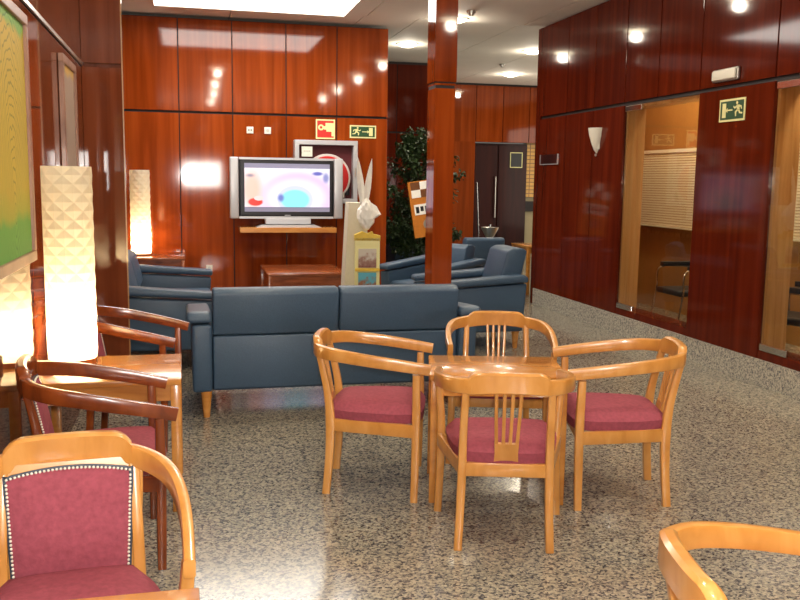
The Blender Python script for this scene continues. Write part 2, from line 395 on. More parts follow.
# ------------------------------------------------------------------ downlights
def downlight(i, x, y, label, z=ZC):
    t = thing('ceiling_downlight', label, 'ceiling light', (x, y, z), 0, 'recessed ceiling downlights')
    MB().lathe((0, 0, 0), [(.13, 0), (.13, -.008), (.16, -.008), (.16, 0)]).build('trim_ring', 'white', t, smooth=True)
    MB().lathe((0, 0, 0), [(0, -.045), (.06, -.04), (.11, -.022), (.13, -.008)]).build('diffuser', 'downlight', t)
    for kind, e, z_ in (('SPOT', 52, -.06), ('POINT', 11, -.085)):
        l = bpy.data.lights.new('downlight_lamp', kind); l.energy = e; l.shadow_soft_size = .06; l.color = (1, .90, .74)
        if kind == 'SPOT': l.spot_size = R(150); l.spot_blend = .9
        lo = bpy.data.objects.new('downlight_lamp', l); C.objects.link(lo); lo.parent = t; lo.location = (0, 0, z_)
for i, (x, y, lb) in enumerate([
    (3.04, 12.2, 'round downlight seen left of the tall column'), (3.06, 10.02, 'round downlight touching the right edge of the column'),
    (4.92, 12.25, 'round downlight at the right wall corner, nearer one'), (5.6, 14.95, 'round downlight before the far wall panels'),
    (3.03, 8.0, 'downlight overhead in front of the armchairs on the right'), (3.03, 6.0, 'downlight overhead above the lane beside the main sofa'),
    (3.0, 4.0, 'downlight overhead near the glass doors'), (3.0, 2.0, 'downlight overhead near the foreground right chair'),
    (.58, 6.1, 'downlight overhead behind the main blue sofa'), (.6, 4.2, 'downlight overhead above the table group'),
    (.64, 2.24, 'downlight overhead above the foreground chairs'), (.64, .2, 'downlight overhead beside the viewpoint'), (3.0, 0, 'downlight overhead behind the viewpoint')]):
    downlight(i, x, y, lb, ZC+.03 if y > 10.15 else ZC)
for x, y, lb in ((3.08, 9.5, 'small grey ceiling detector right of the column top'), (5.0, 13.74, 'small grey ceiling detector between the far downlights')):
    t = thing('ceiling_detector', lb, 'detector', (x, y, ZC if y < 10 else ZC+.03), 0, None)
    MB().lathe((0, 0, 0), [(0, -.02), (.05, -.02), (.055, 0)]).build('base', 'steel', t, smooth=True)
    MB().lathe((0, 0, 0), [(0, -.055), (.025, -.05), (.03, -.02)]).build('sensor', 'steel', t, smooth=True)

# ------------------------------------------------------------------ chairs
def make_chair(kind, wood_, label, group):
    t = thing('armchair', label, 'chair', group=group)
    hw, hh = .03, .056
    for s in (-1, 1):
        # arm hoop half
        zz = (.700, .696, .692, .682, .668, .652, .634) if kind == 'slat' else (.728, .718, .704, .688, .664, .638, .608)
        P = [(s*x, y, z) for (x, y), z in zip([(.145, -.272), (.198, -.244), (.246, -.178), (.272, -.085), (.282, .03), (.280, .15), (.272, .272)], zz)]
        S = [(.032, .064), (.034, .062), (.034, .06), (.032, .058), (.03, .056), (.029, .054), (.028, .052)]
        MB().sweep(P, S, rnd=.25).build('arm', wood_, t, smooth=True)
        # front leg
        MB().sweep([(s*.27, .205, 0), (s*.262, .208, .2), (s*.260, .21, .4), (s*.275, .208, .612 if kind == 'slat' else .60)], [(.034, .034), (.036, .038), (.038, .04), (.03, .034)], up=Vector((0, 1, 0)), rnd=.2).build('front_leg', wood_, t, smooth=True)
        # rear leg
        MB().sweep([(s*.188, -.222, 0), (s*.181, -.208, .17), (s*.177, -.203, .34), (s*.175, -.218, .50), (s*.17, -.26, .685 if kind == 'slat' else .705)], [(.034, .038), (.035, .04), (.036, .046), (.032, .036), (.03, .028)], up=Vector((0, 1, 0)), rnd=.2).build('rear_leg', wood_, t, smooth=True)
    # crest rail: raised block with concave shoulders
    m = MB(); n = 24; rings = []; dz = -.034 if kind == 'slat' else .004
    for i in range(n+1):
        x = -.165+.33*i/n; a = abs(x)
        top = .762+.026*min(1, max(0, (.165-a)/.035))**.6 + .004*(1-(a/.165)**2)
        bot = .698+.012*(1-(a/.165)**2)*(1 if kind == 'slat' else .3)
        top += dz; bot += dz
        y = -.274-.012*(1-(a/.165)**2)+.012*(a/.165)**4
        th = .036
        sec = [(y-th/2, bot+.004), (y-th/2+.004, bot), (y+th/2-.004, bot), (y+th/2, bot+.004), (y+th/2+.002, top-.008), (y+th/2-.008, top), (y-th/2+.008, top), (y-th/2-.002, top-.008)]
        rings.append([m.bm.verts.new((x, yy, zz)) for yy, zz in sec])
    for A, B in zip(rings, rings[1:]):
        for j in range(8): m.bm.faces.new((A[j], A[(j+1) % 8], B[(j+1) % 8], B[j]))
    m.bm.faces.new(rings[0]); m.bm.faces.new(rings[-1][::-1])
    m.build('crest_rail', wood_, t, smooth=True)
    # seat frame
    m = MB()
    m.box(-.162, .162, -.222, -.198, .312, .368, bevel=.003); m.box(-.25, .25, .19, .214, .312, .368, bevel=.003)
    for s in (-1, 1):
        m.sweep([(s*.178, -.2, .34), (s*.267, .2, .34)], [(.024, .06), (.024, .06)], rnd=.12, sub=1)
    m.build('seat_frame', wood_, t, smooth=True)
    # seat cushion: domed and rounded
    m = MB(); nx, ny = 14, 14; top = {}; bot = {}
    for i in range(nx+1):
        for j in range(ny+1):
            u = 2*i/nx-1; v = 2*j/ny-1
            # squircle mapping
            uu = u*math.sqrt(1-.32*v*v*abs(v)); vv = v*math.sqrt(1-.18*u*u*abs(u))
            w = .2+.06*(vv+1)/2
            x = uu*w; y = .012+vv*.232
            e = max(abs(u), abs(v)); z = .42+.04*(1-e**6)*(1-.25*(u*u+v*v)/2)
            top[i, j] = m.bm.verts.new((x*(1 if e < .99 else 1.012), y, z if e < .99 else .412))
            if e > .99: bot[i, j] = m.bm.verts.new((x*.98, y*.98+.0, .366))
    for i in range(nx):
        for j in range(ny): m.bm.faces.new((top[i, j], top[i+1, j], top[i+1, j+1], top[i, j+1]))
    loop = [(i, 0) for i in range(nx)]+[(nx, j) for j in range(ny)]+[(i, ny) for i in range(nx, 0, -1)]+[(0, j) for j in range(ny, 0, -1)]
    for a, b in zip(loop, loop[1:]+loop[:1]): m.bm.faces.new((top[a], top[b], bot[b], bot[a]))
    m.bm.faces.new([bot[a] for a in loop])
    m.build('seat', 'rose', t, smooth=True)
    if kind == 'slat':
        # splat plate that splits into four slats
        Mt = Matrix.Translation((0, -.206, .366)) @ Matrix.Rotation(R(11), 4, 'X')
        m = MB(); m.prism([(-.05, 0), (.05, 0), (.047, .05), (.049, .09), (-.049, .09), (-.047, .05)], -.008, .008, Mt); m.build('splat', wood_, t)
        for k in range(4):
            xb = (-.0415, -.0138, .0138, .0415)[k]; xt = (-.05, -.0165, .0165, .05)[k]
            z0 = .085
            MB().sweep([Mt @ Vector((xb, 0, z0)), Mt @ Vector((xb*.4+xt*.6, 0, .2)), Mt @ Vector((xt, 0, .318))], [(.014, .014)]*3, up=Vector((0, 1, 0)), rnd=.15, sub=3).build('slat', wood_, t, smooth=True)
    else:
        Mt = Matrix.Translation((0, -.20, .405)) @ Matrix.Rotation(R(11), 4, 'X')
        n = 16
        m = MB()   # pad, gently curved, arched on top
        def zt(x): return .292+.02*(1-(x/.165)**2)
        g = {}
        for side, yo in ((0, .014), (1, -.016)):
            for i in range(n+1):
                for j in range(9):
                    u = 2*i/n-1; v = j/8; hw_ = .150+.015*v
                    x = u*hw_; z = v*zt(x) if j else 0
                    e = max(abs(u), abs(2*v-1)); bul = (1-e**4)*.018
                    g[side, i, j] = m.bm.verts.new(Mt @ Vector((x, yo+(bul if side == 0 else -bul*.4)-.0*u, z)))
        for side in (0, 1):
            for i in range(n):
                for j in range(8): m.bm.faces.new((g[side, i, j], g[side, i+1, j], g[side, i+1, j+1], g[side, i, j+1]))
        lp = [(i, 0) for i in range(n)]+[(n, j) for j in range(8)]+[(i, 8) for i in range(n, 0, -1)]+[(0, j) for j in range(8, 0, -1)]
        for a, b in zip(lp, lp[1:]+lp[:1]): m.bm.faces.new((g[(0,)+a], g[(0,)+b], g[(1,)+b], g[(1,)+a]))
        m.build('back_pad', 'rose', t, smooth=True)
        m = MB()  # wooden frame behind the pad reaching the rear legs and the crest
        for s in (-1, 1):
            m.sweep([Mt @ Vector((s*.166, -.002, -.03)), Mt @ Vector((s*.180, -.002, .305))], [(.03, .022)]*2, up=Vector((0, 1, 0)), rnd=.2, sub=1)
        m.box(-.175, .175, -.012, .008, .285, .325, M4=Mt)
        m.build('back_frame', wood_, t, smooth=True)
        m = MB()
        def nail(x, z):
            c = Mt @ Vector((x, .019, z)); g_ = bmesh.ops.create_uvsphere(m.bm, u_segments=8, v_segments=5, radius=.0038)
            for v in g_['verts']: v.co = v.co+c
        for i in range(31):
            x = -.158+.316*i/30; nail(x, zt(x)-.005)
        for s in (-1, 1):
            for j in range(1, 27): nail(s*(.145+.0145*(1-j/27)), .285*(1-j/27)+.0)
        m.build('nailhead_trim', 'white', t, smooth=True, label='row of pale nailheads around the back pad')
        m = MB()
        pts = [(-.162, 0)]+[(-.162+.0*i, .26) for i in range(1)]
        lp = [(-.147, 0)]+[(-.1615, .272)]+[(-.158+.316*i/10, zt(-.158+.316*i/10)-.003) for i in range(11)]+[(.1615, .272)]+[(.147, 0)]
        m.sweep([Mt @ Vector((x, .013, z)) for x, z in lp], [(.012, .006)]*len(lp), up=(Mt.to_3x3() @ Vector((0, 1, 0))), rnd=.2, sub=2)
        m.build('back_gimp', 'leatherdark', t, smooth=True, label='dark braid under the nailheads')
    return t
G = 'wooden armchairs with rose seats'
def place(o, x, y, deg):     # deg: direction the chair faces
    o.location = (x, y, 0); o.rotation_euler = (0, 0, R(deg-90))
c1 = make_chair('slat', 'beech', 'honey wood armchair seen from behind, in front of the square table', G); place(c1, 1.305, 3.455, 74)
def cd(src, x, y, deg, label): return dup(src, (x, y, 0), R(deg-90), label, G)
cd(c1, .904, 4.168, -17, 'honey wood armchair left of the square table, before the long blue sofa')
cd(c1, 2.012, 3.805, 164, 'honey wood armchair on the right side of the square table')
cd(c1, 1.665, 4.50, -106, 'honey wood armchair behind the square table facing the viewer')
cd(c1, 1.248, 1.455, -14, 'honey wood armchair cropped at the bottom right corner')
c2 = make_chair('pad', 'beech', 'honey wood armchair with studded rose back, nearest at lower left', G); place(c2, -.30, 2.226, -85)
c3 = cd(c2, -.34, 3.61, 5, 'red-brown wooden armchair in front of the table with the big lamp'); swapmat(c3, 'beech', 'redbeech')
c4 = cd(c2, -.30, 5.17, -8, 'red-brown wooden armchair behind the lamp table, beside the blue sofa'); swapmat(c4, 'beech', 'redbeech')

# ------------------------------------------------------------------ tables
def table(label, x, y, rz, w, d, h, mat, cat='table', name='side_table', apron=.075):
    t = thing(name, label, cat, (x, y, 0), rz)
    MB().box(-w/2, w/2, -d/2, d/2, h-.028, h, bevel=.004).build('tabletop', mat, t, smooth=True)
    i = .035; m = MB()
    for s in (-1, 1):
        m.box(-w/2+i+.0, w/2-i, s*(d/2-i)-.01, s*(d/2-i)+.01, h-.028-apron, h-.028)
        m.box(s*(w/2-i)-.01, s*(w/2-i)+.01, -d/2+i, d/2-i, h-.028-apron, h-.028)
    m.build('apron', mat, t)
    for a in (-1, 1):
        for b in (-1, 1):
            MB().box(a*(w/2-.026)-.022, a*(w/2-.026)+.022, b*(d/2-.026)-.022, b*(d/2-.026)+.022, 0, h-.028, bevel=.003).build('leg', mat, t, smooth=True)
    return t
# square table: front-left corner at (1.081,3.82), rotated with its chairs
a = R(-14.5); w, d = .64, .47
cx = 1.081+math.cos(a)*w/2-math.sin(a)*d/2; cy = 3.82+math.sin(a)*w/2+math.cos(a)*d/2
table('small honey wood table in the middle of four armchairs', cx, cy, a, w, d, .615, 'tablewood')
table('honey wood side table carrying the big folded lamp', -.345, 4.235, R(0), .63, .585, .615, 'tablewood')
table('wooden table at the bottom edge in front of the studded armchair', -.31, 1.57, R(0), .65, .60, .615, 'tablewood')
table('brown side table in the back left corner under the far lamp', -.32, 10.55, 0, .62, .58, .60, 'browntable')
table('low brown coffee table standing between the blue sofas', 1.27, 9.85, 0, .86, 1.0, .5, 'browntable', name='coffee_table', apron=.2)
table('light wood table far behind at the end of the right wall', 4.72, 11.25, 0, .62, .6, .66, 'tablewood')

# ------------------------------------------------------------------ folded paper lamps
def make_lamp(label, x, y, z, r, h, rows, power):
    t = thing('folded_paper_lamp', label, 'lamp', (x, y, z), 0, 'tall folded paper lamps')
    m = MB(); n = 8; rings = []
    for k in range(rows+1):
        off = .5*(k % 2)
        zz = .025+(h-.025)*k/rows; rr = r*(1.0 if k not in (0,) else .98)
        ring = []
        for i in range(n):
            a = 2*PI*(i+off)/n+.35
            ring.append(m.bm.verts.new((rr*math.cos(a), rr*math.sin(a), zz)))
            a2 = 2*PI*(i+.5+off)/n+.35
            ring.append(m.bm.verts.new((rr*.955*math.cos(a2), rr*.955*math.sin(a2), zz)))
        rings.append(ring)
    N = 2*n
    for k in range(rows):
        A, B = rings[k], rings[k+1]; o = 1 if k % 2 else 0
        # vertex i of ring k+1 sits half a segment (one slot) further round
        for i in range(N):
            j = (i+1) % N
            if k % 2 == 0:
                # ring B is shifted +1 slot: B[i-1] aligned with A[i]
                a0, a1, b0, b1 = A[i], A[j], B[(i-1) % N], B[i]
            else:
                # A shifted relative to B: A[i] aligned with B[i+1]
                a0, a1, b0, b1 = A[i], A[j], B[(i+1) % N], B[(i+2) % N]
            if i % 2 == 0: m.bm.faces.new((a0, a1, b1)); m.bm.faces.new((a0, b1, b0))
            else: m.bm.faces.new((a0, a1, b0)); m.bm.faces.new((a1, b1, b0))
    m.build('lamp_shade', 'lampshade', t)
    MB().lathe((0, 0, 0), [(0, 0), (r*.96, 0), (r*.96, .025), (0, .025)], n=32).build('base', 'browntable', t, smooth=True)
    l = bpy.data.lights.new('lamp_bulb', 'POINT'); l.energy = power; l.color = (1, .88, .68); l.shadow_soft_size = .035
    lo = bpy.data.objects.new('lamp_bulb', l); C.objects.link(lo); lo.parent = t; lo.location = (0, 0, h*.17)
    return t
make_lamp('large folded white paper lamp glowing on the near side table', -.535, 4.40, .615, .115, .93, 22, 13)
make_lamp('smaller-looking glowing paper lamp in the back left corner', -.50, 10.60, .60, .115, .98, 22, 13)

# ------------------------------------------------------------------ leather sofas
def make_sofa(seats, inner, label, name, depth=.86, hb=.82):
    t = thing(name, label, 'sofa' if seats > 1 else 'armchair', group='blue leather sofas and armchairs')
    W = inner/2; yb = -depth/2
    # backrest panels seen from behind: upper band and lower panel, leaning back
    for k in range(seats):
        x0 = -W+inner*k/seats; x1 = x0+inner/seats
        prof = [(yb+.03, .525), (yb-.01-(hb-.82)*.5, hb-.025), (yb+.03-(hb-.82)*.5, hb), (yb+.12-(hb-.82)*.4, hb), (yb+.165-(hb-.82)*.3, hb-.03), (yb+.23, .53)]
        Mx = Matrix(((0, 1, 0, 0), (1, 0, 0, 0), (0, 0, 1, 0), (0, 0, 0, 1)))
        MB().prism(prof, x0+.004, x1-.004, Mx, bevel=.016).build('backrest', 'leather', t, smooth=True)
        MB().box(x0+.005, x1-.005, yb+.2, -yb-.01, .32, .45, bevel=.035, seg=4).build('seat_cushion', 'leather', t, smooth=True)
    m = MB(); m.prism([(yb+.045, .175), (yb+.03, .52), (yb+.16, .52), (yb+.16, .175)], -W+.004, W-.004, Matrix(((0, 1, 0, 0), (1, 0, 0, 0), (0, 0, 1, 0), (0, 0, 0, 1))), bevel=.012)
    m.build('lower_back', 'leather', t, smooth=True)
    MB().box(-W, W, yb+.06, -yb-.04, .165, .325, bevel=.015).build('base', 'leather', t, smooth=True)
    for s in (-1, 1):
        a0, a1 = (W+.002, W+.155)
        Mx = Matrix(((0, s, 0, 0), (1, 0, 0, 0), (0, 0, 1, 0), (0, 0, 0, 1)))
        MB().prism([(yb+.02, .165), (yb-.01, .60), (-yb, .545), (-yb-.03, .165)], a0, a1-.03, Mx, bevel=.02).build('arm_panel', 'leather', t, smooth=True)
        MB().prism([(yb-.015, .61), (yb-.012, .66), (yb+.03, .68), (-yb+.01, .615), (-yb+.015, .56)], a0, a1+.0, Mx, bevel=.022).build('armrest', 'leather', t, smooth=True)
        for y in (yb+.06, -yb-.07):
            MB().cyl((s*(W+.04), y, 0), (s*(W+.04), y, .17), .02, .036).build('leg', 'redbeech' if 0 else 'tablewood', t, smooth=True)
    return t
s1 = make_sofa(2, 1.6, 'long blue leather sofa seen from behind, in front of the television', 'sofa'); s1.location = (.95, 5.5+.43, 0)
s2 = dup(s1, (-.195, 7.87, 0), R(-90), 'blue leather sofa on the left, sideways on behind the brown pillar', None)
a0 = make_sofa(1, .5, 'blue leather armchair right of the long sofa, side towards the viewer', 'leather_armchair', hb=.905); a0.location = (2.53, 7.72, 0); a0.rotation_euler = (0, 0, R(90))
a1 = make_sofa(1, .5, 'blue leather armchair behind the column, turned towards the coffee table', 'leather_armchair'); a1.location = (2.57, 9.06, 0); a1.rotation_euler = (0, 0, R(216-90))
dup(a1, (3.56, 10.62, 0), R(0), 'boxy blue-grey armchair with its back to the viewer, by the chrome ashtray', None)
dup(a1, (3.35, 12.95, 0), R(180), 'blue-grey armchair furthest back beside the potted ficus', None)

# ------------------------------------------------------------------ television on its shelf
def tvmat():
    m, nt, b = newmat('television_picture')
    tc = nd(nt, 'ShaderNodeTexCoord')
    def dist(cx, cz, sx, sz):
        mp = nd(nt, 'ShaderNodeMapping'); mp.inputs['Location'].default_value = (-cx/sx, 0, -cz/sz); mp.inputs['Scale'].default_value = (1/sx, 0, 1/sz)
        nt.links.new(tc.outputs['Object'], mp.inputs[0])
        l = nd(nt, 'ShaderNodeVectorMath', operation='LENGTH'); nt.links.new(mp.outputs[0], l.inputs[0]); return l.outputs['Value']
    def mix(prev, fac, col):
        x = nd(nt, 'ShaderNodeMix', data_type='RGBA'); nt.links.new(fac, x.inputs[0])
        if isinstance(prev, tuple): x.inputs[6].default_value = prev
        else: nt.links.new(prev, x.inputs[6])
        x.inputs[7].default_value = s2l(col); return x.outputs[2]
    def band(d, a, bb):
        r = nd(nt, 'ShaderNodeMapRange'); r.interpolation_type = 'SMOOTHSTEP'; r.inputs['From Min'].default_value = a; r.inputs['From Max'].default_value = bb
        r.inputs['To Min'].default_value = 1; r.inputs['To Max'].default_value = 0; nt.links.new(d, r.inputs[0]); return r.outputs[0]
    c = mix(s2l((246, 240, 250)), band(dist(.12, -.12, .50, .34), .7, 1.05), (232, 190, 236))
    c = mix(c, band(dist(.1, -.12, .42, .27), .6, 1.1), (246, 236, 250))
    c = mix(c, band(dist(.09, -.14, .22, .17), .9, 1.05), (214, 218, 244))
    c = mix(c, band(dist(.09, -.14, .19, .13), .8, 1.0), (150, 232, 240))
    c = mix(c, band(dist(-.08, -.12, .05, .06), .3, 1.1), (120, 130, 200))
    c = mix(c, band(dist(-.42, -.02, .16, .3), .3, 1.2), (250, 196, 176))
    c = mix(c, band(dist(-.38, -.17, .10, .055), .7, 1.0), (222, 60, 50))
    c = mix(c, band(dist(-.34, -.125, .06, .03), .9, 1.0), (244, 214, 210))
    c = mix(c, band(dist(-.44, .14, .07, .03), .1, 1.1), (150, 136, 150))
    c = mix(c, band(dist(.36, .17, .08, .03), .4, 1.1), (110, 110, 190))
    c = mix(c, band(dist(.46, .12, .05, .08), .3, 1.1), (150, 150, 200))
    b.inputs['Base Color'].default_value = (0, 0, 0, 1); b.inputs['Roughness'].default_value = .2
    nt.links.new(c, b.inputs['Emission Color']); b.inputs['Emission Strength'].default_value = 1.05
    return m
M['tv'] = tvmat()
# pixel frame 228..342 x 157..218 at 10.6 m
tx, tz = 1.187, 1.392
t = thing('television', 'silver flat screen television showing a pink and white picture', 'television', (tx, 10.6, .93))
def Z(z): return z-.93
m = MB(); m.box(-.565, .56, 0, .09, Z(1.045), Z(1.745), bevel=.008); m.build('housing', 'black', t, smooth=True)
for za, zb in ((1.722, 1.748), (1.030, 1.056)): MB().box(-.565, .56, -.013, .0, Z(za), Z(zb)).build('bezel_strip', 'silver', t)
MB().box(-.545, .54, -.006, 0, Z(1.075), Z(1.712)).build('bezel', 'black', t)
M['bar'] = emit('letterbox_grey', (120, 118, 140), .5)
o = MB().box(-.502, .512, -.009, -.006, Z(1.112), Z(1.68)).build('letterbox', 'bar', t)
scr = MB().box(-.505, .505, -.0015, .0015, -.229, .229).build('screen', 'tv', t); scr.location = (.005, -.0115, Z(1.396))
for s, x0, x1 in ((-1, -.672, -.57), (1, .565, .672)):
    m = MB(); m.box(x0, x1, -.02, .08, Z(1.03), Z(1.75), bevel=.014, seg=3); m.build('speaker', 'silver', t, smooth=True)
MB().box(-.03, .04, -.009, -.006, Z(1.066), Z(1.074)).build('maker_mark', 'silver', t, label='tiny pale lettering mark under the screen')
m = MB(); m.box(-.26, .28, -.04, .08, Z(.965), Z(1.03), bevel=.006); m.build('stand_neck', 'silver', t)
m = MB(); m.prism([(-.37, 0), (.40, 0), (.33, .028), (-.30, .028)], -.10, .14); m.build('stand_foot', 'silver', t)
m = MB(); m.box(.62, 1.76, 10.44, YB-.002, .87, .93, bevel=.003)
tag(m.build('wall_shelf', 'tablewood'), 'wooden wall shelf under the television', 'shelf')

# ------------------------------------------------------------------ signs
def sign(name, label, cat, M4, w, h, base):
    t = thing(name, label, cat); t.matrix_world = M4
    MB().box(-w/2, w/2, -.006, 0, -h/2, h/2).build('border', 'signcream', t)
    MB().box(-w/2+.016, w/2-.016, -.0075, -.006, -h/2+.016, h/2-.016).build('field', base, t)
    return t
def runner(m, cx, cz, s, f):
    """running figure, faces +x when f=1"""
    def P(pts, d0=-.0095, d1=-.0075): m.prism([(cx+f*x*s, cz+z*s) for x, z in pts], d0, d1)
    P([(.10+.09*math.cos(a), .40+.09*math.sin(a)) for a in [2*PI*i/10 for i in range(10)]])
    P([(-.12, .26), (.12, .30), (.10, .06), (-.02, -.08), (-.16, .0)])            # trunk
    P([(.06, .28), (.30, .16), (.40, .24), (.44, .18), (.30, .06), (.04, .18)])    # front arm
    P([(-.10, .28), (-.34, .20), (-.38, .02), (-.30, .02), (-.26, .13), (-.08, .16)])  # rear arm
    P([(.02, .06), (.26, -.10), (.22, -.36), (.13, -.35), (.14, -.14), (-.06, -.04)])   # front leg
    P([(-.14, .02), (-.02, -.02), (-.16, -.22), (-.42, -.26), (-.44, -.17), (-.22, -.13)])  # rear leg
def exit_sign(label, M4, w, h, f):
    t = sign('exit_sign', label, 'sign', M4, w, h, 'signgreen')
    m = MB(); runner(m, -f*w*.24, -.002, h*.78, f)
    # arrow
    z0 = 0; m.prism([(f*-.01, .005), (f*.055, .005), (f*.055, .018), (f*.085, 0), (f*.055, -.018), (f*.055, -.005), (f*-.01, -.005)], -.0095, -.0075)
    m.prism([(f*w*.30-.024, -h*.32), (f*w*.30+.024, -h*.32), (f*w*.30+.024, h*.32), (f*w*.30-.024, h*.32)], -.0095, -.0075)
    m.build('pictogram', 'signcream', t, label='running figure, arrow and doorway')
exit_sign('green exit sign on the television wall, right of the hose cabinet', Matrix.Translation((2.155, YB-.001, 2.09)), .33, .155, 1)
exit_sign('green exit sign on the dark right wall, below the emergency light', Matrix.Translation((XR-.001, 6.255, 2.085)) @ Matrix.Rotation(R(-90), 4, 'Z'), .335, .175, -1)
t = sign('fire_hose_sign', 'square red fire hose sign above the hose cabinet', 'sign', Matrix.Translation((1.687, YB-.001, 2.11)), .235, .235, 'signred')
m = MB()
m.prism([(-.055+.036*math.cos(a), .02+.036*math.sin(a)) for a in [2*PI*i/14 for i in range(14)]], -.0095, -.0075)
m.prism([(-.02, .035), (.0, .035), (.0, .075), (.1, .075), (.1, -.085), (.075, -.085), (.075, -.03), (.01, -.03), (.01, -.005), (-.02, -.005)], -.0095, -.0075)
m.build('pictogram', 'signcream', t, label='pale hose reel and hand symbol')
MB().cyl((-.055, -.0105, .02), (-.055, -.0095, .02), .016).build('reel_centre', 'signred', t)
t = sign('door_plate', 'tiny framed plate on the dark doors at the far end', 'sign', Matrix.Translation((6.38, 16.58, 1.93)), .26, .3, 'black')

# ------------------------------------------------------------------ fire hose cabinet
cx_, cz_ = 1.68, 1.592; W2, H2 = .386, .378
t = thing('fire_hose_cabinet', 'grey framed fire hose cabinet behind the television', 'cabinet', (cx_, YB, cz_))
m = MB(); m.box(-W2+.03, W2-.03, -.03, -.001, -H2+.03, H2-.03); m.build('back_panel', 'maroon', t)
m = MB()
for a, b, c, d in ((-W2, W2, H2-.055, H2), (-W2, W2, -H2, -H2+.055), (-W2, -W2+.055, -H2+.055, H2-.055), (W2-.055, W2, -H2+.055, H2-.055)): m.box(a, b, -.14, -.001, c, d, bevel=.004)
m.build('frame', 'silver', t)
m = MB(); m.lathe((0, 0, 0), [(0, 0), (.25, 0), (.26, .012), (.25, .02), (.05, .02), (0, .03)], n=36)
o = m.build('hose_reel', 'red', t, smooth=True); o.rotation_euler = (R(90), 0, 0); o.location = (.02, -.09, -.07)
m = MB()
pr = [(.262, 0), (.285, .005), (.29, .025), (.285, .05), (.262, .055), (.255, .03)]
m.lathe((0, 0, 0), pr+[pr[0]], n=36); h_ = m.build('coiled_hose', 'hose', t, smooth=True); h_.rotation_euler = (R(90), 0, 0); h_.location = (.02, -.045, -.07)
m = MB(); m.box(-.30, -.17, -.125, -.12, .18, .30); lb = m.build('notice', 'white', t, label='small white notice with a line of grey print')
m = MB()
for i in range(4): m.box(-.275+.021*i, -.261+.021*i, -.1265, -.125, .238, .252)
m.build('print', 'steel', lb)
MB().cyl((.22, -.08, -.31), (.22, -.08, -.12), .022, .012).build('nozzle', 'steel', t, smooth=True)
MB().cyl((.27, -.06, -.28), (.27, -.06, -.20), .03).build('valve', 'black', t, smooth=True)
MB().box(W2-.04, W2-.02, -.15, -.14, -.05, .05).build('latch', 'steel', t)

# wall fittings
def wallbox(name, label, cat, x0, x1, z0, z1, mat='white', y=YB, inset=None):
    t = thing(name, label, cat, ((x0+x1)/2, y, (z0+z1)/2)); w = (x1-x0)/2; h = (z1-z0)/2
    MB().box(-w, w, -.012, -.001, -h, h, bevel=.003).build('plate', mat, t)
    return t, w, h
for x, kind, lb in ((.775, 'slot', 'white wall socket plate, left of the pair above the television'), (.985, 'round', 'white wall plate, right of the pair above the television')):
    t, w, h = wallbox('wall_socket', lb, 'socket', x-.04, x+.04, 2.035, 2.115)
    if kind == 'slot':
        m = MB(); m.box(-.022, -.006, -.014, -.012, -.008, .008); m.box(.006, .022, -.014, -.012, -.008, .008); m.build('socket_holes', 'black', t)
    else: MB().cyl((0, -.015, 0), (0, -.012, 0), .02).build('thermostat_dial', 'steel', t)
t, w, h = wallbox('wall_socket', 'small white socket low on the wall beside the corner lamp', 'socket', .235, .31, .385, .455)
m = MB(); m.cyl((0, -.014, 0), (0, -.012, 0), .018); m.build('socket_holes', 'steel', t)

# sconce
t = thing('wall_sconce', 'white half-cone sconce on the dark right wall', 'wall lamp', (XR-.001, 8.60, 1.81), R(90))
m = MB(); pr = [(.006, -.0), (.03, .03), (.06, .10), (.085, .18), (.10, .26)]
m.lathe((0, 0, 0), pr, n=18, a0=0, a1=PI); m.build('shade', 'white', t, smooth=True)
MB().box(-.06, .06, .0, .012, .04, .25).build('mounting_plate', 'white', t)
MB().lathe((0, .012, -.02), [(0, -.015), (.012, -.005), (.012, .01), (0, .02)], n=12).build('finial', 'steel', t, smooth=True)
# emergency light
t = thing('emergency_light', 'oblong white emergency light high on the right wall', 'emergency light', (XR-.001, 6.35, 2.365))
MB().box(-.03, 0, -.17, .17, -.05, .05, bevel=.01, seg=3).build('housing', 'steel', t, smooth=True)
MB().box(-.045, -.03, -.155, .155, -.038, .038, bevel=.008, seg=3).build('diffuser', 'white', t, smooth=True)
# acrylic name plate
t = thing('wall_plate', 'small clear plate with pale rim near the end of the right wall', 'plate', (XR-.001, 9.84, 1.77))
m = MB()
m.box(-.014, 0, -.26, .26, -.06, -.052); m.box(-.014, 0, -.26, -.25, -.06, .06); m.box(-.014, 0, .25, .26, -.06, .06); m.build('rim', 'silver', t)
MB().box(-.009, -.003, -.25, .25, -.052, .06).build('face', 'darkpanel', t)

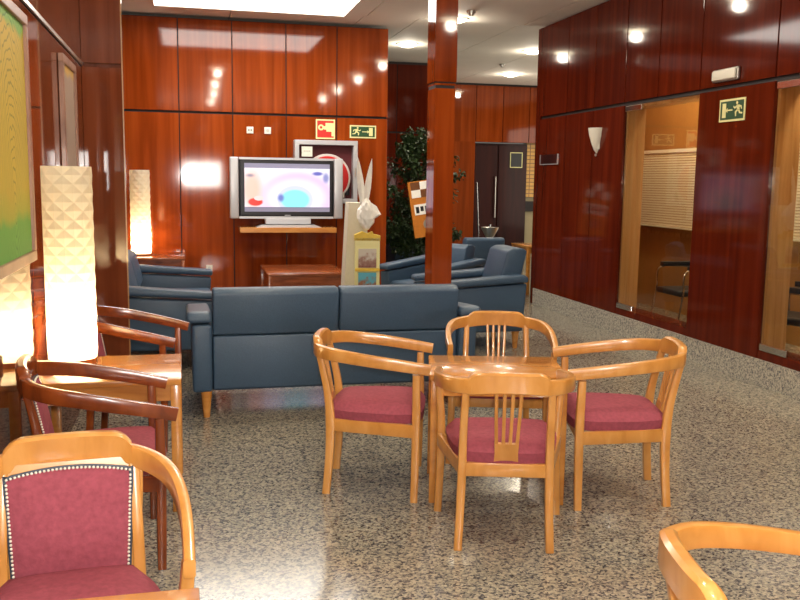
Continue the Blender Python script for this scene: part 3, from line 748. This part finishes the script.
# ------------------------------------------------------------------ paintings
def art(kind):
    m, nt, b = newmat('painting_'+kind)
    tc = nd(nt, 'ShaderNodeTexCoord'); sp = nd(nt, 'ShaderNodeSeparateXYZ'); nt.links.new(tc.outputs['Object'], sp.inputs[0])
    n = nd(nt, 'ShaderNodeTexNoise'); n.inputs['Scale'].default_value = 5; n.inputs['Detail'].default_value = 2; nt.links.new(tc.outputs['Object'], n.inputs['Vector'])
    add = nd(nt, 'ShaderNodeMath', operation='MULTIPLY_ADD'); add.inputs[1].default_value = .12; nt.links.new(n.outputs['Fac'], add.inputs[0]); nt.links.new(sp.outputs['Z'], add.inputs[2])
    if kind == 'contours':
        r = ramp(nt, [(0, s2l((104, 168, 74))), (.16, s2l((112, 172, 70))), (.20, s2l((176, 174, 56))), (.30, s2l((196, 170, 50))), (.90, s2l((198, 166, 44))), (.93, s2l((120, 168, 60))), (1, s2l((112, 166, 60)))])
        sc = nd(nt, 'ShaderNodeMapRange'); sc.inputs['From Min'].default_value = -.46; sc.inputs['From Max'].default_value = .58; nt.links.new(add.outputs[0], sc.inputs[0])
        nt.links.new(sc.outputs[0], r.inputs[0])
        w = nd(nt, 'ShaderNodeTexWave', wave_type='RINGS'); w.rings_direction = 'X'; w.inputs['Scale'].default_value = 9; w.inputs['Distortion'].default_value = 6; w.inputs['Detail'].default_value = 1; w.inputs['Detail Scale'].default_value = 1
        mp = nd(nt, 'ShaderNodeMapping'); mp.inputs['Location'].default_value = (0, -.35, .25); mp.inputs['Scale'].default_value = (1, 1.8, .8)
        nt.links.new(tc.outputs['Object'], mp.inputs[0]); nt.links.new(mp.outputs[0], w.inputs[0])
        wr = ramp(nt, [(0, (.45, .55, .35, 1)), (.16, (1, 1, 1, 1)), (1, (1, 1, 1, 1))]); nt.links.new(w.outputs['Fac'], wr.inputs[0])
    else:
        sc = nd(nt, 'ShaderNodeMapRange'); sc.inputs['From Min'].default_value = -.46; sc.inputs['From Max'].default_value = .58; nt.links.new(add.outputs[0], sc.inputs[0])
        r = ramp(nt, [(0, s2l((150, 126, 108))), (.9, s2l((160, 134, 114))), (.94, s2l((196, 150, 40))), (1, s2l((204, 156, 40)))]); nt.links.new(sc.outputs[0], r.inputs[0])
        w = nd(nt, 'ShaderNodeTexVoronoi'); w.inputs['Scale'].default_value = 4
        nt.links.new(tc.outputs['Object'], w.inputs['Vector'])
        wr = ramp(nt, [(0, (.25, .22, .25, 1)), (.10, (.4, .36, .38, 1)), (.16, (1, 1, 1, 1)), (1, (1, 1, 1, 1))]); nt.links.new(w.outputs['Distance'], wr.inputs[0])
    mm = nd(nt, 'ShaderNodeMix', data_type='RGBA', blend_type='MULTIPLY'); mm.inputs[0].default_value = 1
    nt.links.new(r.outputs[0], mm.inputs[6]); nt.links.new(wr.outputs[0], mm.inputs[7]); nt.links.new(mm.outputs[2], b.inputs['Base Color']); b.inputs['Roughness'].default_value = .6
    return m
for kind, y0, y1, lb in (('contours', 3.05, 4.215, 'large yellow and green abstract painting at the left edge'), ('marks', 5.38, 6.0, 'narrow grey-lilac painting behind the top of the big lamp')):
    z0, z1 = 1.125, 2.185; cy_, cz2 = (y0+y1)/2, (z0+z1)/2; hy, hz = (y1-y0)/2, (z1-z0)/2
    t = thing('painting', lb, 'painting', (XL+.002, cy_, cz2))
    m = MB(); f = .045
    for a, b, c, d in ((-hy, hy, hz-f, hz), (-hy, hy, -hz, -hz+f), (-hy, -hy+f, -hz+f, hz-f), (hy-f, hy, -hz+f, hz-f)): m.box(0, .03, a, b, c, d, bevel=.004)
    m.build('frame', 'pinkframe', t)
    M[kind] = art(kind)
    MB().box(0, .016, -hy+f, hy-f, -hz+f, hz-f).build('canvas', kind, t)

# ------------------------------------------------------------------ white board, paper ornament and leaflet stand
m = MB(); m.prism([(-.14, 0), (.14, 0), (.115, 1.27), (-.075, 1.27)], -.10, .10, bevel=.004)
o = m.build('display_plinth', 'board'); o.location = (1.70, 9.0, 0); tag(o, 'tall off-white tapering board stand behind the yellow leaflet rack', 'stand')
t = thing('leaflet_rack', 'yellow leaflet rack with two picture brochures, beside the column', 'rack', (1.765, 8.62, 0), R(-8))
m = MB(); m.box(-.125, .125, 0, .09, 0, .93, bevel=.005); m.build('rack_body', 'signcream', t)
m = MB()
m.prism([(-.13, .90), (.13, .90), (.13, .95), (.06, .965), (.05, .99), (.0, .97), (-.05, .99), (-.13, .955)], .0, .09); m.build('header', 'yellow', t)
def brochure(nm, c0, c1, c2):
    m, nt, b = newmat(nm); tc = nd(nt, 'ShaderNodeTexCoord'); sp = nd(nt, 'ShaderNodeSeparateXYZ'); nt.links.new(tc.outputs['Object'], sp.inputs[0])
    n = nd(nt, 'ShaderNodeTexNoise'); n.inputs['Scale'].default_value = 26; nt.links.new(tc.outputs['Object'], n.inputs['Vector'])
    a = nd(nt, 'ShaderNodeMath', operation='MULTIPLY_ADD'); a.inputs[1].default_value = .25; nt.links.new(n.outputs['Fac'], a.inputs[0]); nt.links.new(sp.outputs['Z'], a.inputs[2])
    r = ramp(nt, [(0, s2l(c0)), (.1, s2l(c1)), (.17, s2l(c2))]); nt.links.new(a.outputs[0], r.inputs[0]); nt.links.new(r.outputs[0], b.inputs['Base Color']); b.inputs['Roughness'].default_value = .35
    return m
M['br1'] = brochure('brochure_figures', (120, 60, 40), (150, 110, 90), (196, 186, 170)); M['br2'] = brochure('brochure_landscape', (96, 70, 40), (150, 96, 60), (90, 180, 200))
for z, k in ((.70, 'br1'), (.46, 'br2')):
    o = MB().box(-.09, .09, -.012, -.001, -.09, .10).build('brochure', k, t, label='brochure with a group of figures' if k == 'br1' else 'brochure with a blue sky picture'); o.location = (0, 0, z+.02)
    MB().box(-.122, .122, -.03, -.0, z-.105, z-.075, bevel=.003).build('pocket', 'yellow', t)
# folded paper ornament with two tall pointed leaves
t = thing('paper_ornament', 'white paper ornament with two tall pointed spikes on the yellow rack', 'ornament', (1.745, 8.66, .992), R(-8))
def spike(x0, z0, x1, z1, w):
    m = MB(); d = Vector((x1-x0, 0, z1-z0)); L = d.length; d.normalize(); sd = Vector((d.z, 0, -d.x))
    prev = None
    for k in range(9):
        f_ = k/8; ww = w*math.sin(PI*min(1, .18+.82*f_))**.8*(1-f_*.25)+.0015 if k < 8 else .001
        c = Vector((x0, 0, z0))+d*L*f_
        ring = [m.bm.verts.new(c+sd*ww+Vector((0, -.004, 0))), m.bm.verts.new(c+Vector((0, -.022*(1-f_)-.004, 0))), m.bm.verts.new(c-sd*ww+Vector((0, -.004, 0))), m.bm.verts.new(c+Vector((0, .018*(1-f_)+.002, 0)))]
        if prev:
            for i in range(4): m.bm.faces.new((prev[i], prev[(i+1) % 4], ring[(i+1) % 4], ring[i]))
        else: m.bm.faces.new(ring)
        prev = ring
    m.bm.faces.new(prev[::-1])
    m.build('spike', 'paper', t)
spike(-.02, .26, -.075, .73, .036); spike(.0, .26, .065, .72, .034)
m = MB(); g_ = bmesh.ops.create_icosphere(m.bm, subdivisions=3, radius=1)
for v in g_['verts']:
    c = v.co.copy(); n1 = 1+.16*math.sin(9*c.x+4*c.z)*math.cos(7*c.z)+.10*random.random()
    zz = c.z; wx = .10*(1-.55*max(0, zz))*(1-.35*max(0, -zz))
    v.co = Vector((c.x*wx*n1+.012, c.y*.07*n1, .17+zz*.165))
for v in g_['verts']:
    if v.co.x > .07 and .16 < v.co.z < .26: v.co.x += .035
m.build('crumpled_body', 'paper', t)
# tilted checkered poster board behind the plant
t = thing('poster_stand', 'tilted orange poster board with checkered top beside the column', 'poster', (3.02, 10.98, 0), R(-4))
Mt = Matrix.Translation((0, 0, 1.15)) @ Matrix.Rotation(R(-9), 4, 'Y')
m = MB(); m.box(-.20, .20, 0, .05, -.36, .36, M4=Mt); m.build('board', 'orange', t)
m = MB()
for a, b, mi in (((-.17, -.05), (.25, .35), 0), ((-.05, .07), (.25, .35), 1), ((.07, .19), (.25, .35), 0), ((-.17, -.05), (.15, .25), 1), ((-.05, .07), (.15, .25), 0), ((.07, .19), (.15, .25), 1)):
    m.box(a[0], a[1], -.004, 0, b[0], b[1], mi, M4=Mt)
m.box(-.16, .17, -.004, 0, -.07, .065, 1, M4=Mt)
m.build('checkered_print', ['checkbrown', 'paper'], t)
m = MB()
for i in range(5): m.box(-.14+.06*i, -.10+.06*i, -.007, -.004, -.045+(.02 if i % 2 else 0), .035, M4=Mt)
m.build('dark_lettering', 'black', t)
m = MB(); m.cyl(Mt @ Vector((.0, -.006, -.2)), Mt @ Vector((.0, -.001, -.2)), .07); m.build('round_emblem', 'steel', t)
m = MB(); m.cyl((.02, .06, 0), (.02, .06, 1.2), .018); m.box(-.17, .2, -.1, .22, 0, .02); m.build('stand', 'black', t)

# ------------------------------------------------------------------ plants
def ficus(label, x, y, zc, rx, rz_, nleaf, seed):
    rnd = random.Random(seed)
    t = thing('potted_ficus', label, 'plant', (x, y, 0), 0)
    MB().lathe((0, 0, 0), [(0, 0), (.15, 0), (.19, .36), (.21, .38), (.19, .38), (.185, .33), (0, .33)]).build('pot', 'pot', t, smooth=True)
    MB().lathe((0, 0, 0), [(0, .345), (.186, .345)]).build('soil', 'soil', t)
    m = MB()
    for k in range(3):
        a = k*2.1; m.cyl((.02*math.cos(a), .02*math.sin(a), .34), (.05*math.cos(a+1), .05*math.sin(a+1), zc-.1), .014, .009)
    tips = []
    for k in range(70):
        a = rnd.uniform(0, 2*PI); zz = rnd.uniform(-1, 1); rr = math.sqrt(max(0, 1-zz*zz))*rnd.uniform(.5, 1)
        tip = Vector((rx*rr*math.cos(a), rx*rr*math.sin(a), zc+rz_*zz)); base = Vector((.03*math.cos(a), .03*math.sin(a), max(.5, tip.z-.35)))
        m.cyl(base, tip, .005, .002, n=5); tips.append((base, tip))
    m.build('trunk', 'bark', t, smooth=True)
    m = MB()
    for k in range(nleaf):
        b_, tp = rnd.choice(tips); f_ = rnd.uniform(.35, 1.05); p = b_+(tp-b_)*f_+Vector((rnd.gauss(0, .035), rnd.gauss(0, .035), rnd.gauss(0, .035)))
        L = rnd.uniform(.05, .09); w = L*.32
        rot = Matrix.Rotation(rnd.uniform(0, 2*PI), 3, 'Z') @ Matrix.Rotation(rnd.uniform(-.2, 1.3), 3, 'Y') @ Matrix.Rotation(rnd.uniform(-.6, .6), 3, 'X')
        pts = [(0, 0, 0), (L*.45, w, .006), (L, 0, -.008), (L*.45, -w, .006)]
        m.bm.faces.new([m.bm.verts.new(p+rot @ Vector(q)) for q in pts])
    m.build('foliage', 'leaf', t)
ficus('dark green ficus in a pot behind the red column', 3.15, 11.8, 1.2, .70, 1.0, 8500, 1)

# ------------------------------------------------------------------ ashtray and leaning pole
t = thing('floor_ashtray', 'chrome bowl ashtray on a stem behind the boxy armchair', 'ashtray', (4.0, 11.3, 0))
MB().lathe((0, 0, 0), [(0, 0), (.14, 0), (.14, .015), (.02, .03), (.016, .76), (0, .76)]).build('stem', 'chrome', t, smooth=True)
MB().lathe((0, 0, 0), [(0, .75), (.05, .755), (.115, .87), (.12, .89), (.108, .885), (.04, .79), (0, .785)]).build('bowl', 'steel', t, smooth=True)
MB().cyl((0, 0, .78), (0, 0, .93), .012).build('handle', 'chrome', t)
m = MB(); m.cyl((3.97, 11.55, .005), (3.765, 11.2, 1.49), .009, .008)
tag(m.build('metal_pole', 'chrome'), 'thin bright metal pole leaning up beside the ashtray', 'pole')

# ------------------------------------------------------------------ office chairs behind the glass
def office_chair(label, x, y, deg):
    t = thing('visitor_chair', label, 'chair', (x, y, 0), R(deg-90), 'black and chrome visitor chairs')
    MB().box(-.22, .22, -.2, .24, .42, .48, bevel=.02, seg=3).build('seat', 'blackseat', t, smooth=True)
    m = MB(); m.box(-.22, .22, -.03, .02, .0, .3, bevel=.015, seg=3, M4=Matrix.Translation((0, -.23, .52)) @ Matrix.Rotation(R(10), 4, 'X')); m.build('backrest', 'blackseat', t, smooth=True)
    for s in (-1, 1):
        MB().sweep([(s*.25, -.22, .01), (s*.25, .22, .01), (s*.25, .26, .1), (s*.25, .22, .44), (s*.25, .20, .66), (s*.25, -.02, .68), (s*.25, -.24, .66)], [(.02, .02)]*7, up=Vector((1, 0, 0)), rnd=.45).build('tube_frame', 'chrome', t, smooth=True)
        MB().box(s*.25-.025, s*.25+.025, -.16, .18, .68, .725, bevel=.008).build('armrest', 'blackseat', t, smooth=True)
    m = MB(); m.cyl((-.25, .16, .43), (.25, .16, .43), .01); m.cyl((-.25, -.24, .62), (.25, -.24, .62), .01); m.build('cross_bar', 'chrome', t, smooth=True)
    return t
oc = office_chair('black visitor chair with chrome frame behind the left glass door', 4.85, 7.75, 180)
dup(oc, (4.75, 5.95, 0), R(120-90), 'black visitor chair with chrome frame behind the glass door at the right edge')

# ------------------------------------------------------------------ light
def area(name, loc, rot, size, e, col=(1, 1, 1)):
    l = bpy.data.lights.new(name, 'AREA'); l.shape = 'RECTANGLE'; l.size, l.size_y = size; l.energy = e; l.color = col
    o = bpy.data.objects.new(name, l); C.objects.link(o); o.location = loc; o.rotation_euler = rot; return o
area('panel_lamp', (.755, 9.4, ZC-.03), (0, 0, 0), (2.0, 1.4), 60, (1, .96, .88))
# added fill lamp behind the viewpoint, also mirrored as the television wall's bright patch
area('front_fill', (.5, -3.9, 1.6), (R(90), 0, 0), (1.0, .68), 90, (1, .95, .88))
# added fill lamp in the corridor for the hall ceiling, unseen behind the right wall
area('corridor_fill', (8.1, 13.6, 1.6), (0, R(90), 0), (2.4, 4.5), 75, (1, .93, .8))
l = bpy.data.lights.new('office_fill', 'POINT'); l.energy = 95; l.color = (1, .85, .6); l.shadow_soft_size = .15  # added point lamps without fixtures, to brighten the office behind the glass
for y in (5.2, 8.6):
    o = bpy.data.objects.new('office_fill', l); C.objects.link(o); o.location = (4.85, y, 3.1)

# ------------------------------------------------------------------ camera
f_px, pitch, yaw, roll = 880.34, .1349, .2398, .0135
sy, cy = math.sin(yaw), math.cos(yaw); sp, cp = math.sin(pitch), math.cos(pitch)
F = Vector((sy*cp, cy*cp, -sp)); Rv = Vector((cy, -sy, 0)); U = Rv.cross(F)
R2 = math.cos(roll)*Rv+math.sin(roll)*U; U2 = -math.sin(roll)*Rv+math.cos(roll)*U
cam = bpy.data.cameras.new('camera'); cam.sensor_width = 36; cam.lens = f_px/800*36; cam.clip_start = .05
co = bpy.data.objects.new('camera', cam); C.objects.link(co)
mt = Matrix((R2, U2, -F)).transposed().to_4x4(); mt.translation = Vector((0, 0, 1.5)); co.matrix_world = mt
bpy.context.scene.camera = co
# the camera's flash
l = bpy.data.lights.new('camera_flash', 'POINT'); l.energy = 180; l.color = (1, .96, .90); l.shadow_soft_size = .03
o = bpy.data.objects.new('camera_flash', l); C.objects.link(o); o.location = (.05, 0.02, 1.56)

w = bpy.data.worlds.new('world'); bpy.context.scene.world = w; w.use_nodes = True
w.node_tree.nodes['Background'].inputs[0].default_value = (.9, .85, .75, 1); w.node_tree.nodes['Background'].inputs[1].default_value = .15
vs = bpy.context.scene.view_settings
vs.view_transform = 'Standard'; vs.look = 'None'; vs.exposure = 0.28; vs.gamma = 1; vs.use_curve_mapping = False
